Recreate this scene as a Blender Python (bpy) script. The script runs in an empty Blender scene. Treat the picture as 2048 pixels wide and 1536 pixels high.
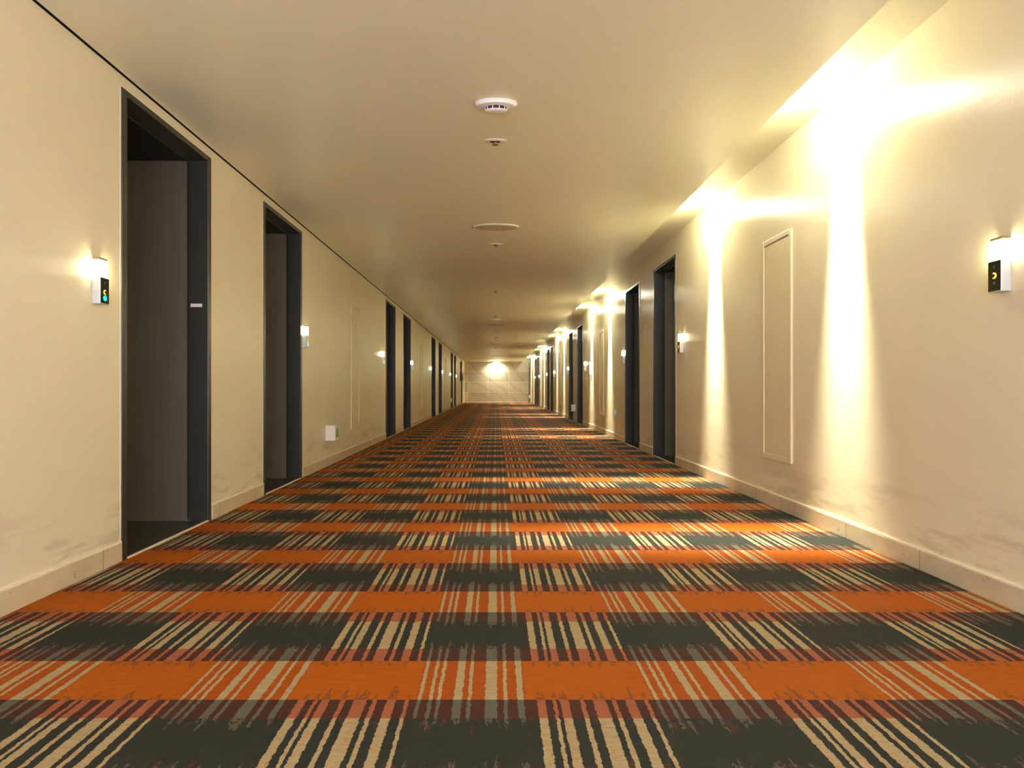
import bpy, bmesh, math, random
from mathutils import Vector, Matrix
random.seed(4)
SC = bpy.context.scene
COL = SC.collection

# ------------------------------------------------------------------ camera, world, exposure
cd = bpy.data.cameras.new('camera'); cam = bpy.data.objects.new('camera', cd); COL.objects.link(cam)
cam.location = (0, 0, 0.80); cam.rotation_euler = (math.pi / 2, 0, 0)
cd.sensor_width = 36; cd.lens = 22.85; cd.shift_x = 0.0156; cd.shift_y = 0.0039
cd.clip_start = 0.05; cd.clip_end = 200
cd.dof.use_dof = True; cd.dof.focus_distance = 4.2; cd.dof.aperture_fstop = 10.0
SC.camera = cam
w = bpy.data.worlds.new('world'); SC.world = w; w.use_nodes = True
w.node_tree.nodes['Background'].inputs[0].default_value = (0.84, 0.86, 1.12, 1)
w.node_tree.nodes['Background'].inputs[1].default_value = 2.1
SC.view_settings.view_transform = 'Standard'; SC.view_settings.look = 'None'
SC.view_settings.gamma = 1; SC.view_settings.use_curve_mapping = False
SC.view_settings.exposure = 1.9
try:
    SC.cycles.max_bounces = 12; SC.cycles.diffuse_bounces = 8; SC.cycles.glossy_bounces = 4
    SC.cycles.sample_clamp_indirect = 6
except Exception: pass
WARM = (1.0, 0.97, 0.78)
SPOT_W, UPPER_W, GLOW_W, SIGN_E = 270, 85, 7.0, 12

# ------------------------------------------------------------------ place, metres
XL, XR = -1.735, 1.87          # wall faces
HC, HR = 2.25, 2.40            # main ceiling, raised slot beside the right wall
XE = 1.47                      # edge of the main ceiling
Y0, Y1 = -2.2, 35.9            # end left open to let in added world fill light, stone end wall
DT, DW = 2.195, 0.96           # door surround height and width
LEFT_DOORS = [(3.004, 3.949), (4.837, 5.80), (10.2, 11.2), (12.14, 13.2), (17.45, 18.6), (19.6, 20.75), (24.9, 26.1), (26.85, 28.0), (32.1, 33.2)]
RIGHT_DOORS = [(6.753, 7.72), (8.44, 9.40), (13.97, 14.93), (15.75, 16.65), (21.25, 22.2), (22.7, 23.65), (28.4, 29.4), (29.9, 30.85)]

# ------------------------------------------------------------------ node helpers
def mat(name):
    m = bpy.data.materials.new(name); m.use_nodes = True
    nt = m.node_tree; return m, nt, nt.nodes['Principled BSDF']
def N(nt, t, **k):
    n = nt.nodes.new(t)
    for a, b in k.items(): setattr(n, a, b)
    return n
def L(nt, a, b): nt.links.new(a, b)
def val(nt, sock, v):
    if isinstance(v, (int, float)): sock.default_value = v
    elif isinstance(v, tuple): sock.default_value = v
    else: nt.links.new(v, sock)
def M(nt, op, a, b=0.0, c=0.0):
    n = nt.nodes.new('ShaderNodeMath'); n.operation = op
    val(nt, n.inputs[0], a); val(nt, n.inputs[1], b); val(nt, n.inputs[2], c)
    return n.outputs[0]
def mix(nt, f, a, b):
    n = nt.nodes.new('ShaderNodeMix'); n.data_type = 'RGBA'
    val(nt, n.inputs[0], f); val(nt, n.inputs[6], a); val(nt, n.inputs[7], b)
    return n.outputs[2]
def noise(nt, vec, scale, detail=3, rough=.5, vs=(1, 1, 1)):
    mp = N(nt, 'ShaderNodeMapping'); mp.inputs['Scale'].default_value = vs; L(nt, vec, mp.inputs[0])
    n = N(nt, 'ShaderNodeTexNoise'); n.inputs['Scale'].default_value = scale
    n.inputs['Detail'].default_value = detail; n.inputs['Roughness'].default_value = rough
    L(nt, mp.outputs[0], n.inputs['Vector']); return n.outputs['Fac']
def lin(r, g, b):
    f = lambda c: (c / 255 / 12.92) if c <= 10 else ((c / 255 + .055) / 1.055) ** 2.4
    return (f(r), f(g), f(b), 1)
def simple(name, rgb, rough=.5, metal=0, spec=.5, var=0.06, scale=30, vs=(1, 1, 1), bump=0.0):
    m, nt, p = mat(name)
    tc = N(nt, 'ShaderNodeTexCoord').outputs['Object']
    f = noise(nt, tc, scale, vs=vs)
    c = lin(*rgb); d = tuple(x * (1 - 3 * var) for x in c[:3]) + (1,); e = tuple(min(1, x * (1 + 3 * var)) for x in c[:3]) + (1,)
    L(nt, mix(nt, f, d, e), p.inputs['Base Color'])
    p.inputs['Roughness'].default_value = rough; p.inputs['Metallic'].default_value = metal
    p.inputs['Specular IOR Level'].default_value = spec
    if bump:
        b = N(nt, 'ShaderNodeBump'); b.inputs['Strength'].default_value = bump; b.inputs['Distance'].default_value = .002
        L(nt, f, b.inputs['Height']); L(nt, b.outputs[0], p.inputs['Normal'])
    return m
def emit(name, rgb, s):
    m, nt, p = mat(name)
    p.inputs['Base Color'].default_value = rgb + (1,); p.inputs['Emission Color'].default_value = rgb + (1,)
    p.inputs['Emission Strength'].default_value = s
    return m

# ------------------------------------------------------------------ materials
def wallpaper():
    m, nt, p = mat('wallpaper')
    tc = N(nt, 'ShaderNodeTexCoord').outputs['Object']
    weave = noise(nt, tc, 60, 3, .6, (1, .35, 5))          # long horizontal threads
    cross = noise(nt, tc, 40, 2, .5, (1, 4, .3))
    big = noise(nt, tc, 1.3, 3, .5)
    c = mix(nt, weave, lin(230, 219, 182), lin(240, 231, 198))
    c = mix(nt, M(nt, 'MULTIPLY', big, .35), c, lin(206, 192, 160))
    sep = N(nt, 'ShaderNodeSeparateXYZ'); L(nt, tc, sep.inputs[0])
    low = M(nt, 'SUBTRACT', 1.0, M(nt, 'DIVIDE', sep.outputs[2], .42)); 
    lowc = N(nt, 'ShaderNodeClamp'); L(nt, low, lowc.inputs[0])
    dirt = noise(nt, tc, 4, 5, .65, (1, .6, 3))
    dirt = M(nt, 'MULTIPLY', M(nt, 'GREATER_THAN', dirt, 0.0), M(nt, 'MULTIPLY', lowc.outputs[0], M(nt, 'SMOOTH_MAX', M(nt, 'MULTIPLY', M(nt, 'SUBTRACT', dirt, .5), 4.0), 0.0, .1)))
    c = mix(nt, M(nt, 'MINIMUM', dirt, .27), c, lin(150, 120, 75))
    L(nt, c, p.inputs['Base Color'])
    p.inputs['Roughness'].default_value = .36; p.inputs['Specular IOR Level'].default_value = .6
    p.inputs['Anisotropic'].default_value = .85; tn = N(nt, 'ShaderNodeCombineXYZ'); tn.inputs[1].default_value = 1; L(nt, tn.outputs[0], p.inputs['Tangent'])
    h = M(nt, 'ADD', M(nt, 'MULTIPLY', weave, .5), M(nt, 'MULTIPLY', cross, .5))
    b = N(nt, 'ShaderNodeBump'); b.inputs['Strength'].default_value = .35; b.inputs['Distance'].default_value = .0015
    L(nt, h, b.inputs['Height'])
    b2 = N(nt, 'ShaderNodeBump'); b2.inputs['Strength'].default_value = .5; b2.inputs['Distance'].default_value = .004
    L(nt, noise(nt, tc, 5, 2, .5, (1, .5, 1.5)), b2.inputs['Height']); L(nt, b.outputs[0], b2.inputs['Normal'])
    L(nt, b2.outputs[0], p.inputs['Normal'])
    return m

def carpet():
    m, nt, p = mat('woven_carpet')
    tc = N(nt, 'ShaderNodeTexCoord').outputs['Object']
    sep = N(nt, 'ShaderNodeSeparateXYZ'); L(nt, tc, sep.inputs[0]); X, Y = sep.outputs[0], sep.outputs[1]
    wob = noise(nt, tc, 38, 2, .6, (.6, 1, 1))
    wob2 = noise(nt, tc, 120, 1, .5, (1.0, 1, 1))
    Xw = M(nt, 'ADD', X, M(nt, 'ADD', M(nt, 'MULTIPLY', M(nt, 'SUBTRACT', wob, .5), .010), M(nt, 'MULTIPLY', M(nt, 'SUBTRACT', wob2, .5), .006)))
    PX, PY = .611, .651
    def frac(a, off, per): return M(nt, 'FRACT', M(nt, 'DIVIDE', M(nt, 'SUBTRACT', a, off), per))
    def stripes(u, per, spans):
        r = N(nt, 'ShaderNodeValToRGB'); r.color_ramp.interpolation = 'CONSTANT'
        e = r.color_ramp.elements
        while len(e) > 1: e.remove(e[-1])
        e[0].position = 0; e[0].color = (0, 0, 0, 1)
        for a, b in spans:
            k = e.new(a / per); k.color = (1, 1, 1, 1)
            k = e.new(b / per); k.color = (0, 0, 0, 1)
        L(nt, u, r.inputs[0]); return r.outputs[0]
    uo = frac(Xw, -.2143, PX); ud = frac(Xw, .0923, PX)
    so = stripes(uo, PX, [(a + .2143, b + .2143) for a, b in [(-.2043, -.195), (-.1745, -.1644), (-.1538, -.1446), (-.1102, -.0895), (-.0757, -.0652), (-.0298, .0023), (.0175, .029), (.0542, .0721)]])
    sd = stripes(ud, PX, [(a - .0923, b - .0923) for a, b in [(.1023, .1244), (.1426, .1528), (.1631, .1852), (.2128, .2247), (.246, .2792), (.293, .3048), (.329, .3527), (.377, .3877)]])
    zo = stripes(frac(X, -.2143, PX), PX, [(.006, .290)])
    Yw = M(nt, 'ADD', Y, M(nt, 'MULTIPLY', M(nt, 'SUBTRACT', wob2, .5), .004))
    v = frac(Yw, 1.993, PY)                     # dark 0-.233, maroon .233-.326, orange .326-.562, maroon .562-.651
    R = lambda a, b: M(nt, 'MULTIPLY', M(nt, 'GREATER_THAN', v, a / PY), M(nt, 'LESS_THAN', v, b / PY))
    D = R(-.01, .233); O = R(.326, .562)
    Mr = M(nt, 'SUBTRACT', 1.0, M(nt, 'ADD', D, O))
    vm_ = M(nt, 'MULTIPLY', v, PY)
    reach = M(nt, 'MULTIPLY', M(nt, 'SUBTRACT', noise(nt, tc, 46, 1, .5, (1.6, .12, 1)), .36), .20)      # uneven length of the woven ticks
    dO = M(nt, 'MINIMUM', M(nt, 'SUBTRACT', vm_, .326), M(nt, 'SUBTRACT', .562, vm_))
    dD = M(nt, 'MINIMUM', vm_, M(nt, 'SUBTRACT', .233, vm_))
    O_edge = M(nt, 'MULTIPLY', O, M(nt, 'LESS_THAN', dO, reach))
    D_edge = M(nt, 'MULTIPLY', D, M(nt, 'LESS_THAN', dD, reach))
    DARK, ORA, ORR, MAR = lin(52, 54, 46), lin(192, 98, 8), lin(182, 86, 12), lin(84, 46, 38)
    TAN, SAL, GRY = lin(190, 168, 124), lin(176, 104, 70), lin(108, 106, 88)
    base = mix(nt, D, mix(nt, O, MAR, ORA), DARK)
    base = mix(nt, M(nt, 'MULTIPLY', O, zo), base, ORR)
    tick = M(nt, 'GREATER_THAN', noise(nt, tc, 150, 1, .5, (1, .5, 1)), .44)
    cells = M(nt, 'GREATER_THAN', noise(nt, tc, 50, 1, .5, (1.2, .5, 1)), .56)
    base = mix(nt, M(nt, 'MULTIPLY', M(nt, 'MULTIPLY', D_edge, cells), .45), base, lin(110, 60, 42))
    base = mix(nt, M(nt, 'MULTIPLY', M(nt, 'MULTIPLY', M(nt, 'MULTIPLY', O_edge, sd), tick), .7), base, lin(120, 78, 40))
    base = mix(nt, M(nt, 'MULTIPLY', M(nt, 'MULTIPLY', M(nt, 'MULTIPLY', D_edge, so), tick), .75), base, lin(112, 104, 84))
    base = mix(nt, M(nt, 'MULTIPLY', O, so), base, TAN)
    base = mix(nt, M(nt, 'MULTIPLY', D, sd), base, TAN)
    dots = M(nt, 'GREATER_THAN', noise(nt, tc, 95, 0, .5), .66)
    base = mix(nt, M(nt, 'MULTIPLY', M(nt, 'MULTIPLY', M(nt, 'MULTIPLY', D, sd), dots), .6), base, lin(205, 130, 80))
    base = mix(nt, M(nt, 'MULTIPLY', Mr, sd), base, SAL)
    base = mix(nt, M(nt, 'MULTIPLY', Mr, so), base, GRY)
    pile = noise(nt, tc, 420, 2, .7); streak = noise(nt, tc, 60, 3, .6, (.25, 1.4, 1))
    k = M(nt, 'ADD', .30, M(nt, 'ADD', M(nt, 'MULTIPLY', pile, .42), M(nt, 'MULTIPLY', streak, .36)))
    vm = N(nt, 'ShaderNodeVectorMath', operation='SCALE'); L(nt, base, vm.inputs[0]); L(nt, k, vm.inputs['Scale'])
    L(nt, vm.outputs[0], p.inputs['Base Color'])
    p.inputs['Roughness'].default_value = .8; p.inputs['Specular IOR Level'].default_value = .15
    b = N(nt, 'ShaderNodeBump'); b.inputs['Strength'].default_value = .5; b.inputs['Distance'].default_value = .003
    L(nt, pile, b.inputs['Height']); L(nt, b.outputs[0], p.inputs['Normal'])
    return m

def dark_wood():
    m, nt, p = mat('dark_wood_laminate')
    tc = N(nt, 'ShaderNodeTexCoord').outputs['Object']
    g = noise(nt, tc, 22, 5, .6, (1.6, 1.6, .06)); g2 = noise(nt, tc, 120, 3, .6, (1, 1, .03)); big = noise(nt, tc, 3, 2, .5, (2, 2, .4))
    c = mix(nt, g, lin(84, 86, 72), lin(126, 116, 94))
    c = mix(nt, M(nt, 'MULTIPLY', g2, .5), c, lin(90, 90, 76))
    c = mix(nt, M(nt, 'MULTIPLY', big, .35), c, lin(106, 94, 72))
    L(nt, c, p.inputs['Base Color']); p.inputs['Roughness'].default_value = .42
    b = N(nt, 'ShaderNodeBump'); b.inputs['Strength'].default_value = .12; b.inputs['Distance'].default_value = .001
    L(nt, g2, b.inputs['Height']); L(nt, b.outputs[0], p.inputs['Normal'])
    return m

def stone_tiles():
    m, nt, p = mat('veined_stone_tiles')
    tc = N(nt, 'ShaderNodeTexCoord').outputs['Object']
    sep = N(nt, 'ShaderNodeSeparateXYZ'); L(nt, tc, sep.inputs[0])
    comb = N(nt, 'ShaderNodeCombineXYZ'); L(nt, M(nt, 'ADD', sep.outputs[0], .43), comb.inputs[0]); L(nt, sep.outputs[2], comb.inputs[1])
    br = N(nt, 'ShaderNodeTexBrick'); br.offset = 0.0; br.inputs['Scale'].default_value = 1
    br.inputs['Mortar Size'].default_value = .009; br.inputs['Brick Width'].default_value = 1.14; br.inputs['Row Height'].default_value = .567
    br.inputs['Color1'].default_value = lin(206, 198, 176); br.inputs['Color2'].default_value = lin(160, 154, 134); br.inputs['Mortar'].default_value = lin(228, 216, 184)
    br.inputs['Mortar Smooth'].default_value = .1
    L(nt, comb.outputs[0], br.inputs['Vector'])
    wv = N(nt, 'ShaderNodeTexWave'); wv.inputs['Scale'].default_value = .55; wv.inputs['Distortion'].default_value = 9; wv.inputs['Detail'].default_value = 4
    mp = N(nt, 'ShaderNodeMapping'); mp.inputs['Rotation'].default_value = (0, .9, 0); L(nt, tc, mp.inputs[0]); L(nt, mp.outputs[0], wv.inputs['Vector'])
    vein = M(nt, 'POWER', wv.outputs['Fac'], 7.0)
    c = mix(nt, M(nt, 'MULTIPLY', vein, .25), br.outputs['Color'], lin(112, 94, 62))
    c = mix(nt, M(nt, 'MULTIPLY', noise(nt, tc, 1.6, 5, .6), .4), c, lin(140, 128, 100))
    c = mix(nt, br.outputs['Fac'], c, lin(222, 208, 170))
    L(nt, c, p.inputs['Base Color']); p.inputs['Roughness'].default_value = .35
    return m

def marble_skirting():
    m, nt, p = mat('beige_stone_skirting')
    tc = N(nt, 'ShaderNodeTexCoord').outputs['Object']
    c = mix(nt, noise(nt, tc, 6, 5, .65), lin(184, 164, 128), lin(226, 212, 178))
    spots = M(nt, 'GREATER_THAN', noise(nt, tc, 26, 5, .75, (1, .7, 1.2)), .64)
    c = mix(nt, M(nt, 'MULTIPLY', spots, .5), c, lin(130, 98, 60))
    sep = N(nt, 'ShaderNodeSeparateXYZ'); L(nt, tc, sep.inputs[0])
    j = M(nt, 'LESS_THAN', M(nt, 'FRACT', M(nt, 'DIVIDE', M(nt, 'ADD', sep.outputs[1], .15), .60)), .006)
    c = mix(nt, j, c, lin(120, 100, 70))
    L(nt, c, p.inputs['Base Color']); p.inputs['Roughness'].default_value = .3
    return m

MT = dict(
    wall=wallpaper(), carpet=carpet(), wood=dark_wood(), stone=stone_tiles(), skirt=marble_skirting(),
    ceil=simple('ceiling_paint', (236, 234, 204), .38, spec=.6, var=.01, scale=3),
    frame=simple('dark_bronze_frame', (52, 52, 42), .35, spec=.6, var=.05, scale=40, vs=(1, 1, .1)),
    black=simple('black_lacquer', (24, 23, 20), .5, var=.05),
    gap=simple('painted_gap_shade', (30, 26, 16), .9, var=.05),
    bead=simple('cream_trim_and_highlight', (238, 228, 200), .4, var=.02),
    white=simple('white_plastic', (238, 234, 224), .35, var=.01),
    grey=simple('grey_plastic', (186, 186, 172), .4, var=.02),
    silver=simple('satin_aluminium', (214, 216, 208), .35, metal=.25, var=.02),
    cap=simple('bronze_cap', (120, 100, 66), .4, var=.03),
    plate=simple('dark_glass_plate', (34, 34, 24), .15, var=.04, scale=12),
    slot=simple('slot_dark', (24, 24, 20), .6),
    icon=simple('faint_icon_print', (120, 124, 112), .4),
    chrome=simple('chrome', (200, 196, 180), .2, metal=1),
    floor2=simple('dark_threshold_stone', (58, 58, 46), .35, var=.08, scale=12, bump=.1),
    panel=simple('cream_painted_metal', (224, 211, 172), .4, var=.02, scale=5),
    grille=simple('speaker_grille', (186, 182, 152), .6, var=.05, scale=300, bump=.3),
    red=emit('red_lamp', (1, .03, .02), 2), green=emit('green_pictogram', (.0, .85, .42), 1.0),
    orange=emit('orange_moon', (1.0, .42, .03), .9), teal=emit('green_lamp_icon', (0, .9, .5), 1.6),
    greenp=simple('green_printed_sign', (60, 150, 80), .4),
    lamp=emit('lit_diffuser', (1.0, .9, .62), SIGN_E), lens=emit('spot_lens', (1.0, .88, .66), 20),
)

# ------------------------------------------------------------------ mesh helpers
class MB:
    def __init__(s): s.bm = bmesh.new()
    def box(s, x0, x1, y0, y1, z0, z1):
        x0, x1 = sorted((x0, x1)); y0, y1 = sorted((y0, y1)); z0, z1 = sorted((z0, z1))
        v = [s.bm.verts.new(p) for p in ((x0, y0, z0), (x1, y0, z0), (x1, y1, z0), (x0, y1, z0), (x0, y0, z1), (x1, y0, z1), (x1, y1, z1), (x0, y1, z1))]
        for f in ((0, 3, 2, 1), (4, 5, 6, 7), (0, 1, 5, 4), (1, 2, 6, 5), (2, 3, 7, 6), (3, 0, 4, 7)): s.bm.faces.new([v[i] for i in f])
        return s
    def lathe(s, prof, n=48, sx=1, sy=1, c=(0, 0, 0), axis='z'):
        rings = []
        for r, h in prof:
            ring = []
            for i in range(n):
                a = 2 * math.pi * i / n; p = (r * math.cos(a) * sx, r * math.sin(a) * sy, h)
                if axis == 'x': p = (p[2], p[0], p[1])
                if axis == 'y': p = (p[0], p[2], p[1])
                ring.append(s.bm.verts.new((p[0] + c[0], p[1] + c[1], p[2] + c[2])))
            rings.append(ring)
        for a, b in zip(rings, rings[1:]):
            for i in range(n): s.bm.faces.new((a[i], a[(i + 1) % n], b[(i + 1) % n], b[i]))
        s.bm.faces.new(rings[0]); s.bm.faces.new(rings[-1]); return s
    def prism(s, pts, x0, x1):       # outline in (y, z), extruded in x
        a = [s.bm.verts.new((x0, p[0], p[1])) for p in pts]; b = [s.bm.verts.new((x1, p[0], p[1])) for p in pts]
        n = len(pts)
        for i in range(n): s.bm.faces.new((a[i], a[(i + 1) % n], b[(i + 1) % n], b[i]))
        s.bm.faces.new(a); s.bm.faces.new(b); return s
    def tube(s, pts, r, n=8):
        prev = None
        for i, p in enumerate(pts):
            p = Vector(p); d = (Vector(pts[min(i + 1, len(pts) - 1)]) - Vector(pts[max(i - 1, 0)])).normalized()
            u = d.cross(Vector((1, 0, 0.01))).normalized(); v = d.cross(u)
            ring = [s.bm.verts.new(p + r * (math.cos(2 * math.pi * k / n) * u + math.sin(2 * math.pi * k / n) * v)) for k in range(n)]
            if prev:
                for k in range(n): s.bm.faces.new((prev[k], prev[(k + 1) % n], ring[(k + 1) % n], ring[k]))
            else: s.bm.faces.new(ring)
            prev = ring
        s.bm.faces.new(prev); return s
    def build(s, name, m, parent=None, bevel=0, smooth=False, label=None):
        bmesh.ops.recalc_face_normals(s.bm, faces=s.bm.faces)
        me = bpy.data.meshes.new(name); s.bm.to_mesh(me); s.bm.free()
        me.materials.append(m); o = bpy.data.objects.new(name, me); COL.objects.link(o)
        if smooth:
            for pl in me.polygons: pl.use_smooth = True
            e = o.modifiers.new('edges', 'EDGE_SPLIT'); e.split_angle = math.radians(35)
        if bevel:
            b = o.modifiers.new('bevel', 'BEVEL'); b.width = bevel; b.segments = 2; b.limit_method = 'ANGLE'
        if parent: o.parent = parent
        if label: o['label'] = label
        return o
def tag(o, label, cat, group=None, kind=None):
    o['label'] = label; o['category'] = cat
    if group: o['group'] = group
    if kind: o['kind'] = kind
    return o
def empty(name, loc, rz=0):
    o = bpy.data.objects.new(name, None); COL.objects.link(o); o.location = loc; o.rotation_euler = (0, 0, rz)
    o.empty_display_size = .1; return o
def dup(root, loc, rz=0):
    r = root.copy(); COL.objects.link(r); r.location = loc; r.rotation_euler = (0, 0, rz)
    for ch in list(root.children):
        c = ch.copy(); COL.objects.link(c); c.parent = r
        for g in list(ch.children):
            d = g.copy(); COL.objects.link(d); d.parent = c
    return r
ORD = ['first', 'second', 'third', 'fourth', 'fifth', 'sixth', 'seventh', 'eighth', 'ninth', 'tenth', 'eleventh', 'twelfth']

# ------------------------------------------------------------------ room shell
def wall_side(name, x, sgn, doors, ztop, label):
    b = MB(); t = .14; y = Y0
    for a, c in doors:
        b.box(x, x + sgn * t, y, a, -.05, ztop); b.box(x, x + sgn * t, a, c, DT, ztop); y = c
    b.box(x, x + sgn * t, y, Y1 + .2, -.05, ztop)
    o = b.build(name, MT['wall']); tag(o, label, 'wall', kind='structure'); return o
wall_side('wall_left', XL, -1, LEFT_DOORS, 2.40, 'cream papered wall along the left side of the corridor')
wall_side('wall_right', XR, 1, RIGHT_DOORS, HR + .1, 'cream papered wall with bright light pools on the right side')
tag(MB().box(XL - .002, XR + .002, Y0, Y1, -.05, 0).build('floor', MT['carpet']), 'orange and charcoal checked carpet with cream stripes on the floor', 'carpet', kind='structure')
c = MB(); c.box(XL + .016, XE, Y0, Y1 - .001, HC, HC + .2); c.box(XE - .01, XR + .02, Y0, Y1 - .001, HR, HR + .06)
tag(c.build('ceiling', MT['ceil']), 'cream painted ceiling with a raised lighting slot by the right wall', 'ceiling', kind='structure')
tag(MB().box(XL + .001, XL + .018, Y0, Y1, HC + .035, HC + .05).box(XL - .001, XL + .0015, Y0, Y1, HC, HC + .036).build('trim_1', MT['gap']), 'dark thin shadow line between left wall and ceiling', 'trim', kind='structure')  # dark-coloured strips inside the gap stand in for its shade
tag(MB().box(XL - .2, XR + .2, Y1, Y1 + .15, -.05, 2.6).build('wall_back', MT['stone']), 'veined stone tiled wall closing the far end of the corridor', 'wall', kind='structure')
tag(MB().box(XL + .02, XR - .02, Y1 - .03, Y1, 0, .03).build('trim_2', MT['bead']), 'pale strip where the carpet meets the far stone wall', 'trim', kind='structure')
def skirting(name, x, sgn, doors, label):
    b = MB(); y = Y0
    for a, c in list(doors) + [(Y1 - .03, None)]:
        y2 = a - .006
        if y2 - y > .05:
            b.box(x, x - sgn * .012, y, y2, 0, .088)
        if c: y = c + .006
    o = b.build(name, MT['skirt'], bevel=.003); tag(o, label, 'baseboard', kind='structure')
    b = MB(); y = Y0
    for a, c in list(doors) + [(Y1 - .03, None)]:
        y2 = a - .006
        if y2 - y > .05: b.box(x, x - sgn * .010, y, y2, .088, .094)
        if c: y = c + .006
    b.build('sealant_bead', MT['bead'], o)
skirting('baseboard_left', XL, -1, LEFT_DOORS, 'beige stone skirting along the left wall')
skirting('baseboard_right', XR, 1, RIGHT_DOORS, 'beige stone skirting along the right wall')

# ------------------------------------------------------------------ doors: deep dark portals, door leaf at the back
def doorway(n, x, sgn, a, c, label, tagged=False):
    wd = c - a; mid = (a + c) / 2
    root = empty('door_%d' % n, (x, mid, 0)); tag(root, label, 'door', kind='structure')
    h = wd / 2; s = sgn                       # +x*s goes into the wall
    J = .045; T = .030; DP = .52
    b = MB()                                  # casing: jambs and head, standing proud of the wallpaper
    b.box(-s * .006, s * .112, -h, -h + J, 0, DT); b.box(-s * .006, s * .112, h - J, h, 0, DT); b.box(-s * .006, s * .112, -h + J, h - J, DT - T, DT)
    b.build('frame', MT['frame'], root, bevel=.003)
    b = MB(); e = .005                        # pale strips put in as the bright highlight round the frame
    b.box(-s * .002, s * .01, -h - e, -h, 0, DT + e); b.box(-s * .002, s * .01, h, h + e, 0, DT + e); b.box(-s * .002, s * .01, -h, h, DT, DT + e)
    b.build('edge_highlight', MT['bead'], root)
    for sg in (-1, 1):
        y_in, y_out = sg * (h - J + .002), sg * (h + .02)
        MB().box(s * .124, s * DP, y_in, y_out, 0, DT - T).build('side_panel', MT['wood'], root)
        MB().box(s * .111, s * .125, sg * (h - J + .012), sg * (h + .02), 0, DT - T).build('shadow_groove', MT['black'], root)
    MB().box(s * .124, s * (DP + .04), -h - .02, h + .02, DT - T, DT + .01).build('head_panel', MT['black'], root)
    MB().box(s * .108, s * .118, -h + J, h - J, DT - T - .006, DT).build('head_trim', MT['frame'], root)
    MB().box(-s * .002, s * DP, -h + J, h - J, -.04, .002).build('threshold', MT['floor2'], root)
    MB().box(-s * .010, s * .004, -h + J, h - J, 0, .006).build('threshold_strip', MT['bead'], root)
    leaf = MB().box(s * DP, s * (DP + .045), -h - .02, h + .02, 0, DT).build('door_leaf', MT['wood'], root)
    hd = MB(); hd.box(s * (DP - .006), s * DP, h - .17, h - .11, .88, 1.12); hd.box(s * (DP - .05), s * (DP - .006), h - .15, h - .13, .99, 1.01); hd.box(s * (DP - .062), s * (DP - .045), h - .27, h - .13, .988, 1.012)
    hd.build('handle', MT['chrome'], leaf, bevel=.002)
    if tagged:
        MB().box(s * .030, s * .098, h - J - .004, h - J + .001, 1.286, 1.306).build('strike_plate', MT['white'], root, label='small white plate on the dark door frame')
        MB().box(s * .002, s * .010, -h + J, -h + J + .005, .006, 1.86).build('jamb_highlight', MT['bead'], root, label='thin pale highlight strip on the inner edge of the frame')  # the tall pale strip is modelled in place of a highlight on the jamb
    return root
n = 1
for i, (a, c_) in enumerate(LEFT_DOORS):
    extra = ' with pale strip and white plate, nearest the camera' if i == 0 else ''
    doorway(n, XL, -1, a, c_, '%s dark recessed doorway on the left wall%s' % (ORD[i], extra) if i else 'large dark wood doorway on the left' + extra, i == 0); n += 1
for i, (a, c_) in enumerate(RIGHT_DOORS):
    doorway(n, XR, 1, a, c_, '%s dark recessed doorway from the camera on the right wall' % ORD[i]); n += 1
# dark door edge in the far right corner of the corridor
tag(MB().box(XR - .06, XR - .004, Y1 - .09, Y1 - .032, 0, 2.2).build('trim_3', MT['frame'], bevel=.003), 'dark upright frame edge in the far right corner', 'trim', kind='structure')

# ------------------------------------------------------------------ lit room signs beside the doors
def moon(r, n=16, ang=.9):
    pts = [(r * math.cos(t), r * math.sin(t)) for t in [math.pi * (.28 + 1.44 * i / n) for i in range(n + 1)]]
    x0, y0 = pts[-1]
    inn = [(pts[-1][0] + (pts[0][0] - pts[-1][0]) * i / n, y0 + (pts[0][1] - y0) * i / n) for i in range(1, n)]
    inn = [(x - 1.1 * r * math.sin(math.pi * (i + 1) / n), y) for i, (x, y) in enumerate(inn)]
    return pts + inn
def make_sign(mirror, green):
    # local +x = out from the wall, y along the wall, z up; origin at the bottom of the body against the wall
    r = empty('room_sign', (0, 0, 0)); W, P = .031, .037
    MB().box(0, P, -W, W, 0, .116).build('housing', MT['silver'], r, bevel=.0025)
    pl = MB().box(P, P + .0015, -W + .002, W - .002, .004, .112).build('front_plate', MT['plate'], r)
    f = -1 if mirror else 1
    y_m = 0.0
    if green:
        MB().prism([(y_m + f * p[0], .052 + p[1]) for p in moon(.0105)], P + .0015, P + .0022).build('moon_icon', MT['orange'], pl)
        MB().lathe([(.0115, 0), (.0115, .0008)], 24, c=(P + .0015, y_m, .026), axis='x').build('green_icon', MT['teal'], pl)
    else:
        MB().prism([(y_m + f * p[0], .060 + p[1]) for p in moon(.0115)], P + .0015, P + .0022).build('moon_icon', MT['orange'], pl)
        b = MB()
        for k in range(5):
            t = 2 * math.pi * k / 5; b.box(P + .0015, P + .002, y_m + .004 * math.cos(t) - .0016, y_m + .004 * math.cos(t) + .0016, .032 + .004 * math.sin(t) - .002, .032 + .004 * math.sin(t) + .002)
        b.build('print_icon', MT['icon'], pl)
    b = MB(); b.prism([(-.004, .096), (0, .086), (.004, .096), (.0025, .096), (0, .090), (-.0025, .096)], P + .0015, P + .002); b.build('print_icon', MT['icon'], pl)
    MB().box(.002, P - .002, -W + .001, W - .001, .116, .189).build('light_diffuser', MT['lamp'], r, bevel=.002)
    MB().box(0, P - .004, -W + .002, W - .002, .189, .200).build('top_cap', MT['cap'], r, bevel=.003)
    return r
sgL = make_sign(False, True); sgR = make_sign(True, False); sgP = None
G = 'lit room signs beside the doors'
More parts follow.
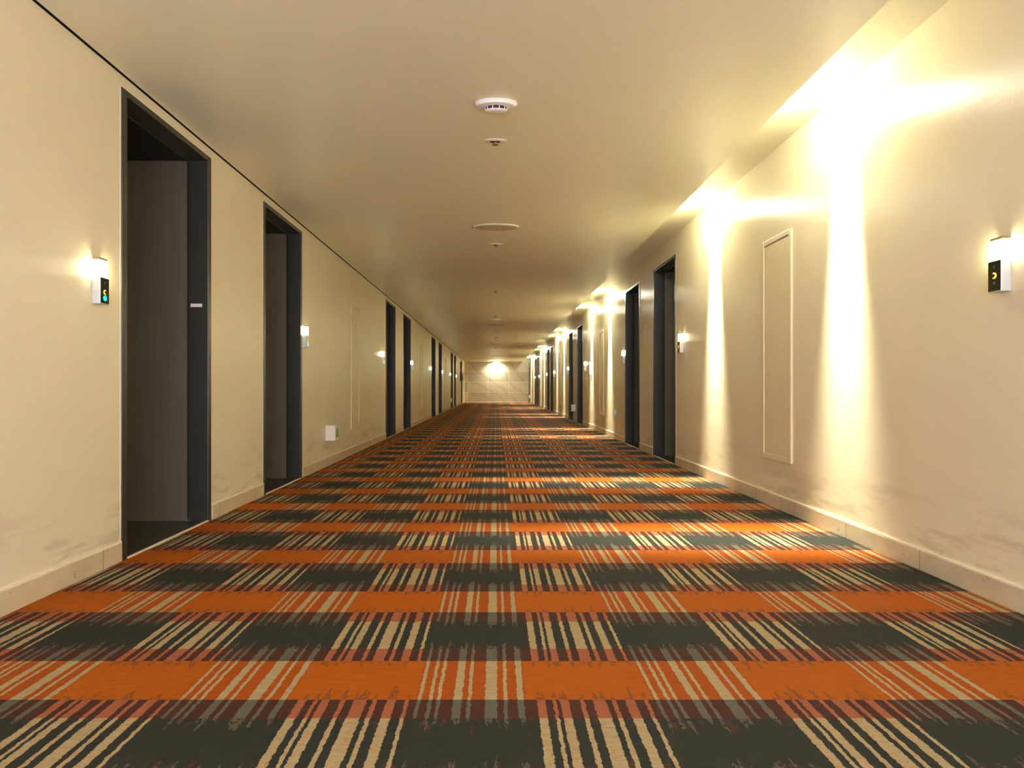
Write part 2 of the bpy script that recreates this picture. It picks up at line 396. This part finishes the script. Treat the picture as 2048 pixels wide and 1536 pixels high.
left_signs = [(2.82, 'before', 0), (5.86, 'beyond', 1), (9.86, 'before', 2), (13.27, 'beyond', 3), (17.05, 'before', 4), (20.83, 'beyond', 5), (24.4, 'before', 6), (28.1, 'beyond', 7)]
right_signs = [(2.39, None, -1), (6.52, 'before', 0), (9.46, 'beyond', 1), (13.5, 'before', 2), (16.72, 'beyond', 3), (20.7, 'before', 4), (23.72, 'beyond', 5), (27.9, 'before', 6), (30.95, 'beyond', 7)]
for i, (y, w_, d) in enumerate(left_signs):
    o = sgL if i == 0 else dup(sgL, (0, 0, 0)); o.location = (XL, y, 1.163)
    lab = 'lit room sign with green round icon on the left wall before the nearest door' if i == 0 else 'small lit room sign on the left wall just %s the %s doorway' % (w_, ORD[d])
    tag(o, lab, 'lamp', G)
for i, (y, w_, d) in enumerate(right_signs):
    o = sgR if i == 0 else dup(sgR, (0, 0, 0)); o.location = (XR, y, 1.153); o.rotation_euler = (0, 0, math.pi)
    lab = 'large lit room sign with orange moon icon at the right edge, nearest the camera' if i == 0 else 'small lit room sign on the right wall just %s the %s doorway' % (w_, ORD[d])
    tag(o, lab, 'lamp', G)

# ------------------------------------------------------------------ access panels
def make_panel():
    r = empty('access_panel', (0, 0, 0)); W, H, F = .225, 1.49, .035
    b = MB(); b.box(0, .016, -W, -W + F, 0, H); b.box(0, .016, W - F, W, 0, H); b.box(0, .016, -W + F, W - F, 0, F); b.box(0, .016, -W + F, W - F, H - F, H)
    b.build('panel_frame', MT['panel'], r, bevel=.004)
    MB().box(0, .010, -W + F + .003, W - F - .003, F + .003, H - F - .003).build('panel_door', MT['panel'], r, bevel=.001)
    return r
pn = make_panel(); first = True
for i, y in enumerate([4.315, 11.47, 18.72, 25.95]):
    o = pn if first else dup(pn, (0, 0, 0)); first = False
    o.location = (XR, y, .32); o.rotation_euler = (0, 0, math.pi)
    tag(o, 'tall narrow cream access panel on the right wall, %s' % ['nearest the camera between two light pools', 'beyond the second right doorway', 'beyond the fourth right doorway', 'beyond the sixth right doorway'][i], 'panel', 'cream access panels on the walls')
for i, y in enumerate([7.97, 15.1, 22.35, 29.6]):
    o = dup(pn, (XL, y, .31)); 
    tag(o, 'tall narrow cream access panel on the left wall, beyond the %s left doorway' % ORD[2 * i + 1], 'panel', 'cream access panels on the walls')

# ------------------------------------------------------------------ low white boxes with green sign
def make_box():
    r = empty('exit_light_box', (0, 0, 0))
    MB().box(0, .10, -.072, .072, 0, .157).build('housing', MT['white'], r, bevel=.006)
    f = MB().box(.10, .102, -.055, .055, .03, .127).build('sign_face', MT['grille'], r)
    b = MB(); b.lathe([(.010, 0), (.010, .001)], 16, c=(.102, .01, .105), axis='x')
    b.prism([(.02, .098), (-.02, .092), (-.035, .074), (-.028, .07), (-.012, .082), (-.018, .066), (-.04, .05), (-.03, .042), (0, .062), (.015, .04), (.028, .04), (.012, .07), (.012, .084), (.03, .075), (.034, .082)], .102, .103)
    b.build('running_figure', MT['greenp'], f); return r
bx = make_box(); bx.location = (XL, 6.68, .262)
GB = 'low white exit light boxes'
tag(bx, 'white box with green sign low on the left wall past the second doorway', 'light box', GB)
tag(dup(bx, (XL, 24.15, .27)), 'tiny white box low on the left wall before the seventh doorway', 'light box', GB)
o = tag(dup(bx, (XR, 15.34, .25), math.pi), 'white box low on the right wall between the third and fourth doorways', 'light box', GB)
o = tag(dup(bx, (XR, 35.1, .26), math.pi), 'tiny white box low on the right wall by the far corner', 'light box', GB)
cb = MB().tube([(XR - .012, 15.36, .25), (XR - .014, 15.38, .16), (XR - .012, 15.34, .06), (XR - .016, 15.35, .004)], .004).build('power_cord', MT['white']); tag(cb, 'thin cord hanging below the white box on the right wall', 'cord')

# socket with plug, switch plate on right wall
r = empty('wall_socket', (XR, 10.15, .36), math.pi)
MB().box(0, .012, -.04, .04, 0, .10).build('socket_plate', MT['white'], r, bevel=.003)
MB().box(.012, .05, -.022, .022, .03, .07).build('plug', MT['white'], r, bevel=.006)
MB().tube([(.03, 0, .03), (.032, .01, -.04), (.02, .004, -.16), (.025, 0, -.262), (.03, 0, -.355)], .005).build('cord', MT['bead'], r)
tag(r, 'small white wall socket with cord low on the right wall past the second doorway', 'socket')
r = empty('switch_panel', (XR, 12.75, 1.06), math.pi)
MB().box(0, .03, -.05, .05, 0, .25).build('housing', MT['white'], r, bevel=.004)
MB().box(.03, .033, -.03, .03, .06, .14).build('switch_face', MT['grey'], r)
tag(r, 'slim white switch plate on right wall before the third doorway', 'switch')

# ------------------------------------------------------------------ fire alarm cabinet far left
r = empty('fire_alarm_box', (XL, 31.4, 1.05))
MB().box(0, .10, -.06, .06, .1, 1.0).build('cabinet', MT['frame'], r, bevel=.005)
MB().lathe([(.001, .06), (.045, .05), (.055, .02), (.055, 0)], 20, c=(.10, 0, .58), axis='x').build('red_lamp', MT['red'], r, smooth=True)
MB().box(.0, .13, -.012, 0, .55, .62).build('lamp_bracket', MT['frame'], r)
MB().box(.10, .14, -.05, .05, .12, .38).build('call_point', MT['greenp'], r, bevel=.005)
tag(r, 'dark wall box with small red lamp on the left wall before the last doorway', 'alarm')

# ------------------------------------------------------------------ ceiling devices (origin at the ceiling plane)
def make_detector():
    r = empty('smoke_detector', (0, 0, 0)); sy = .55
    MB().lathe([(.100, 0), (.106, -.003), (.107, -.012), (.098, -.022), (.062, -.026)], 64, 1, sy).build('base', MT['white'], r, smooth=True)
    MB().lathe([(.058, -.025), (.054, -.040)], 48, .93, sy * .93).build('vent_slots', MT['slot'], r, smooth=True)
    MB().lathe([(.050, -.039), (.055, -.040), (.055, -.044), (.046, -.048), (.02, -.0495)], 48, 1, sy).build('cap', MT['white'], r, smooth=True)
    for k in range(10):
        a = 2 * math.pi * (k + .5) / 10 + .31; x, y = .054 * math.cos(a), .054 * math.sin(a) * sy
        MB().box(x - .0022, x + .0022, y - .0015, y + .0015, -.041, -.024).build('rib', MT['white'], r)
    MB().lathe([(.004, -.02), (.004, -.027)], 12, c=(.088, -.016, 0)).build('indicator', MT['bead'], r)
    return r
def make_sprinkler():
    r = empty('sprinkler', (0, 0, 0)); sy = .5
    b = MB(); b.lathe([(.069, 0), (.070, -.003), (.060, -.006), (.034, -.007)], 48, 1, sy)
    b.build('cover_ring', MT['bead'], r, smooth=True)
    MB().lathe([(.030, -.0068), (.030, -.0085)], 32, 1, sy).build('cup', MT['slot'], r)
    b = MB(); b.lathe([(.009, -.008), (.007, -.018), (.005, -.024)], 16); b.box(-.014, -.011, -.002, .002, -.024, -.008); b.box(.011, .014, -.002, .002, -.024, -.008); b.lathe([(.017, -.024), (.019, -.026)], 20, 1, .7)
    b.build('spray_head', MT['cap'], r); return r
def make_speaker():
    r = empty('ceiling_speaker', (0, 0, 0)); sy = .55
    MB().lathe([(.205, 0), (.205, -.005), (.196, -.009)], 64, 1, sy).build('rim', MT['bead'], r, smooth=True)
    MB().lathe([(.192, -.008), (.190, -.012), (.12, -.0135), (.03, -.014)], 64, 1, sy).build('grille', MT['grille'], r, smooth=True)
    for sx in (-1, 1):
        MB().lathe([(.013, 0), (.013, -.008), (.007, -.012)], 16, 1, .6, c=(sx * .208, 0, 0)).build('clip', MT['chrome'], r, smooth=True)
    return r
det, spr, spk = make_detector(), make_sprinkler(), make_speaker()
for i, (x, y, l) in enumerate([(0, 3.30, 'large white round smoke detector on the ceiling nearest the camera'), (0, 13.7, 'distant white smoke detector on the ceiling, the farther side of the third sprinkler'), (.02, 18.3, 'farthest white smoke detector on the ceiling')]):
    o = det if i == 0 else dup(det, (0, 0, 0)); o.location = (x, y, HC); tag(o, l, 'smoke detector', 'ceiling smoke detectors')
for i, y in enumerate([3.81, 6.545, 9.72, 13.0, 16.2, 19.5, 23.2]):
    o = spr if i == 0 else dup(spr, (0, 0, 0)); o.location = (-.005, y, HC)
    tag(o, 'small sprinkler head in a pale ring on the ceiling, %s' % ['just beyond the large smoke detector', 'just beyond the nearest round speaker', 'third from the camera', 'fourth from the camera', 'fifth from the camera', 'sixth from the camera', 'farthest of the row'][i], 'sprinkler', 'ceiling sprinklers')
for i, y in enumerate([5.84, 14.9, 21.8, 29.4]):
    o = spk if i == 0 else dup(spk, (0, 0, 0)); o.location = (0, y, HC)
    tag(o, 'round flat ceiling speaker with grey grille, %s' % ['nearest the camera', 'second from the camera', 'third from the camera', 'farthest of the four'][i], 'speaker', 'ceiling speakers')
r = empty('ceiling_sensor', (-1.50, 15.6, HC))
MB().box(-.19, .0, -.012, .012, -.012, 0).build('shadow_bar', MT['panel'], r)  # thin bar put in as the shadow line beside the sensor
MB().lathe([(.030, 0), (.034, -.02), (.03, -.055), (.012, -.07)], 20, c=(.02, 0, 0)).build('sensor_head', MT['white'], r, smooth=True)
tag(r, 'tiny white ceiling sensor with a thin bar for its shadow by the left wall edge', 'sensor')

# ------------------------------------------------------------------ spotlights in the slot along the right wall
def make_spot():
    r = empty('slot_spotlight', (0, 0, 0))
    MB().lathe([(.034, 0), (.034, -.05), (.030, -.052)], 24).build('housing', MT['white'], r, smooth=True)
    MB().lathe([(.026, -.0515), (.026, -.0535)], 24).build('lens', MT['lens'], r)
    ld = bpy.data.lights.new('spot_beam', 'SPOT'); ld.energy = SPOT_W; ld.color = WARM; ld.spot_size = math.radians(118); ld.spot_blend = 1; ld.shadow_soft_size = .025
    lo = bpy.data.objects.new('beam', ld); COL.objects.link(lo); lo.parent = r; lo.location = (0, 0, -.062); lo.rotation_euler = (0, math.radians(14), 0)
    lo.rotation_euler = Vector((.10, 0, -1)).to_track_quat('-Z', 'Y').to_euler(); lo.scale = (.15, 1, 1)
    ud = bpy.data.lights.new('upper_beam', 'SPOT'); ud.energy = UPPER_W; ud.color = WARM; ud.spot_size = math.radians(84); ud.spot_blend = 1; ud.shadow_soft_size = .02
    uo = bpy.data.objects.new('upper_beam', ud); COL.objects.link(uo); uo.parent = r; uo.location = (0, 0, -.064); uo.rotation_euler = Vector((.32, 0, -.30)).to_track_quat('-Z', 'Y').to_euler(); uo.scale = (.36, 1, 1)
    pd = bpy.data.lights.new('lamp_glow', 'POINT'); pd.energy = GLOW_W; pd.color = WARM; pd.shadow_soft_size = .02
    po = bpy.data.objects.new('glow', pd); COL.objects.link(po); po.parent = r; po.location = (.0, 0, -.068)
    return r
sp = make_spot(); k = 0
spots = [-1.65, 3.48, 5.55, 10.66, 12.68, 17.82, 19.85, 25.1, 27.0, 32.2, 34.2]
for y in spots:
    o = sp if k == 0 else dup(sp, (0, 0, 0)); o.location = (1.545, y, HR); k += 1
    tag(o, 'small spotlight hidden in the slot, %s' % ('behind the camera' if y < 0 else ORD[k - 2] + ' from the camera'), 'spotlight', 'spotlights in the ceiling slot')
r = empty('downlight', (0, 35.7, HC))
MB().lathe([(.055, 0), (.055, -.004), (.045, -.006)], 32).build('ring', MT['white'], r, smooth=True)
MB().lathe([(.040, -.0058), (.040, -.0075)], 32).build('lens', MT['lens'], r)
ld = bpy.data.lights.new('end_beam', 'SPOT'); ld.energy = 90; ld.color = WARM; ld.spot_size = math.radians(150); ld.spot_blend = 1; ld.shadow_soft_size = .03
lo = bpy.data.objects.new('beam', ld); COL.objects.link(lo); lo.parent = r; lo.location = (0, 0, -.03); lo.rotation_euler = Vector((0, .35, -1)).to_track_quat('-Z', 'Y').to_euler()
tag(r, 'round downlight in the ceiling washing the far stone wall', 'downlight')
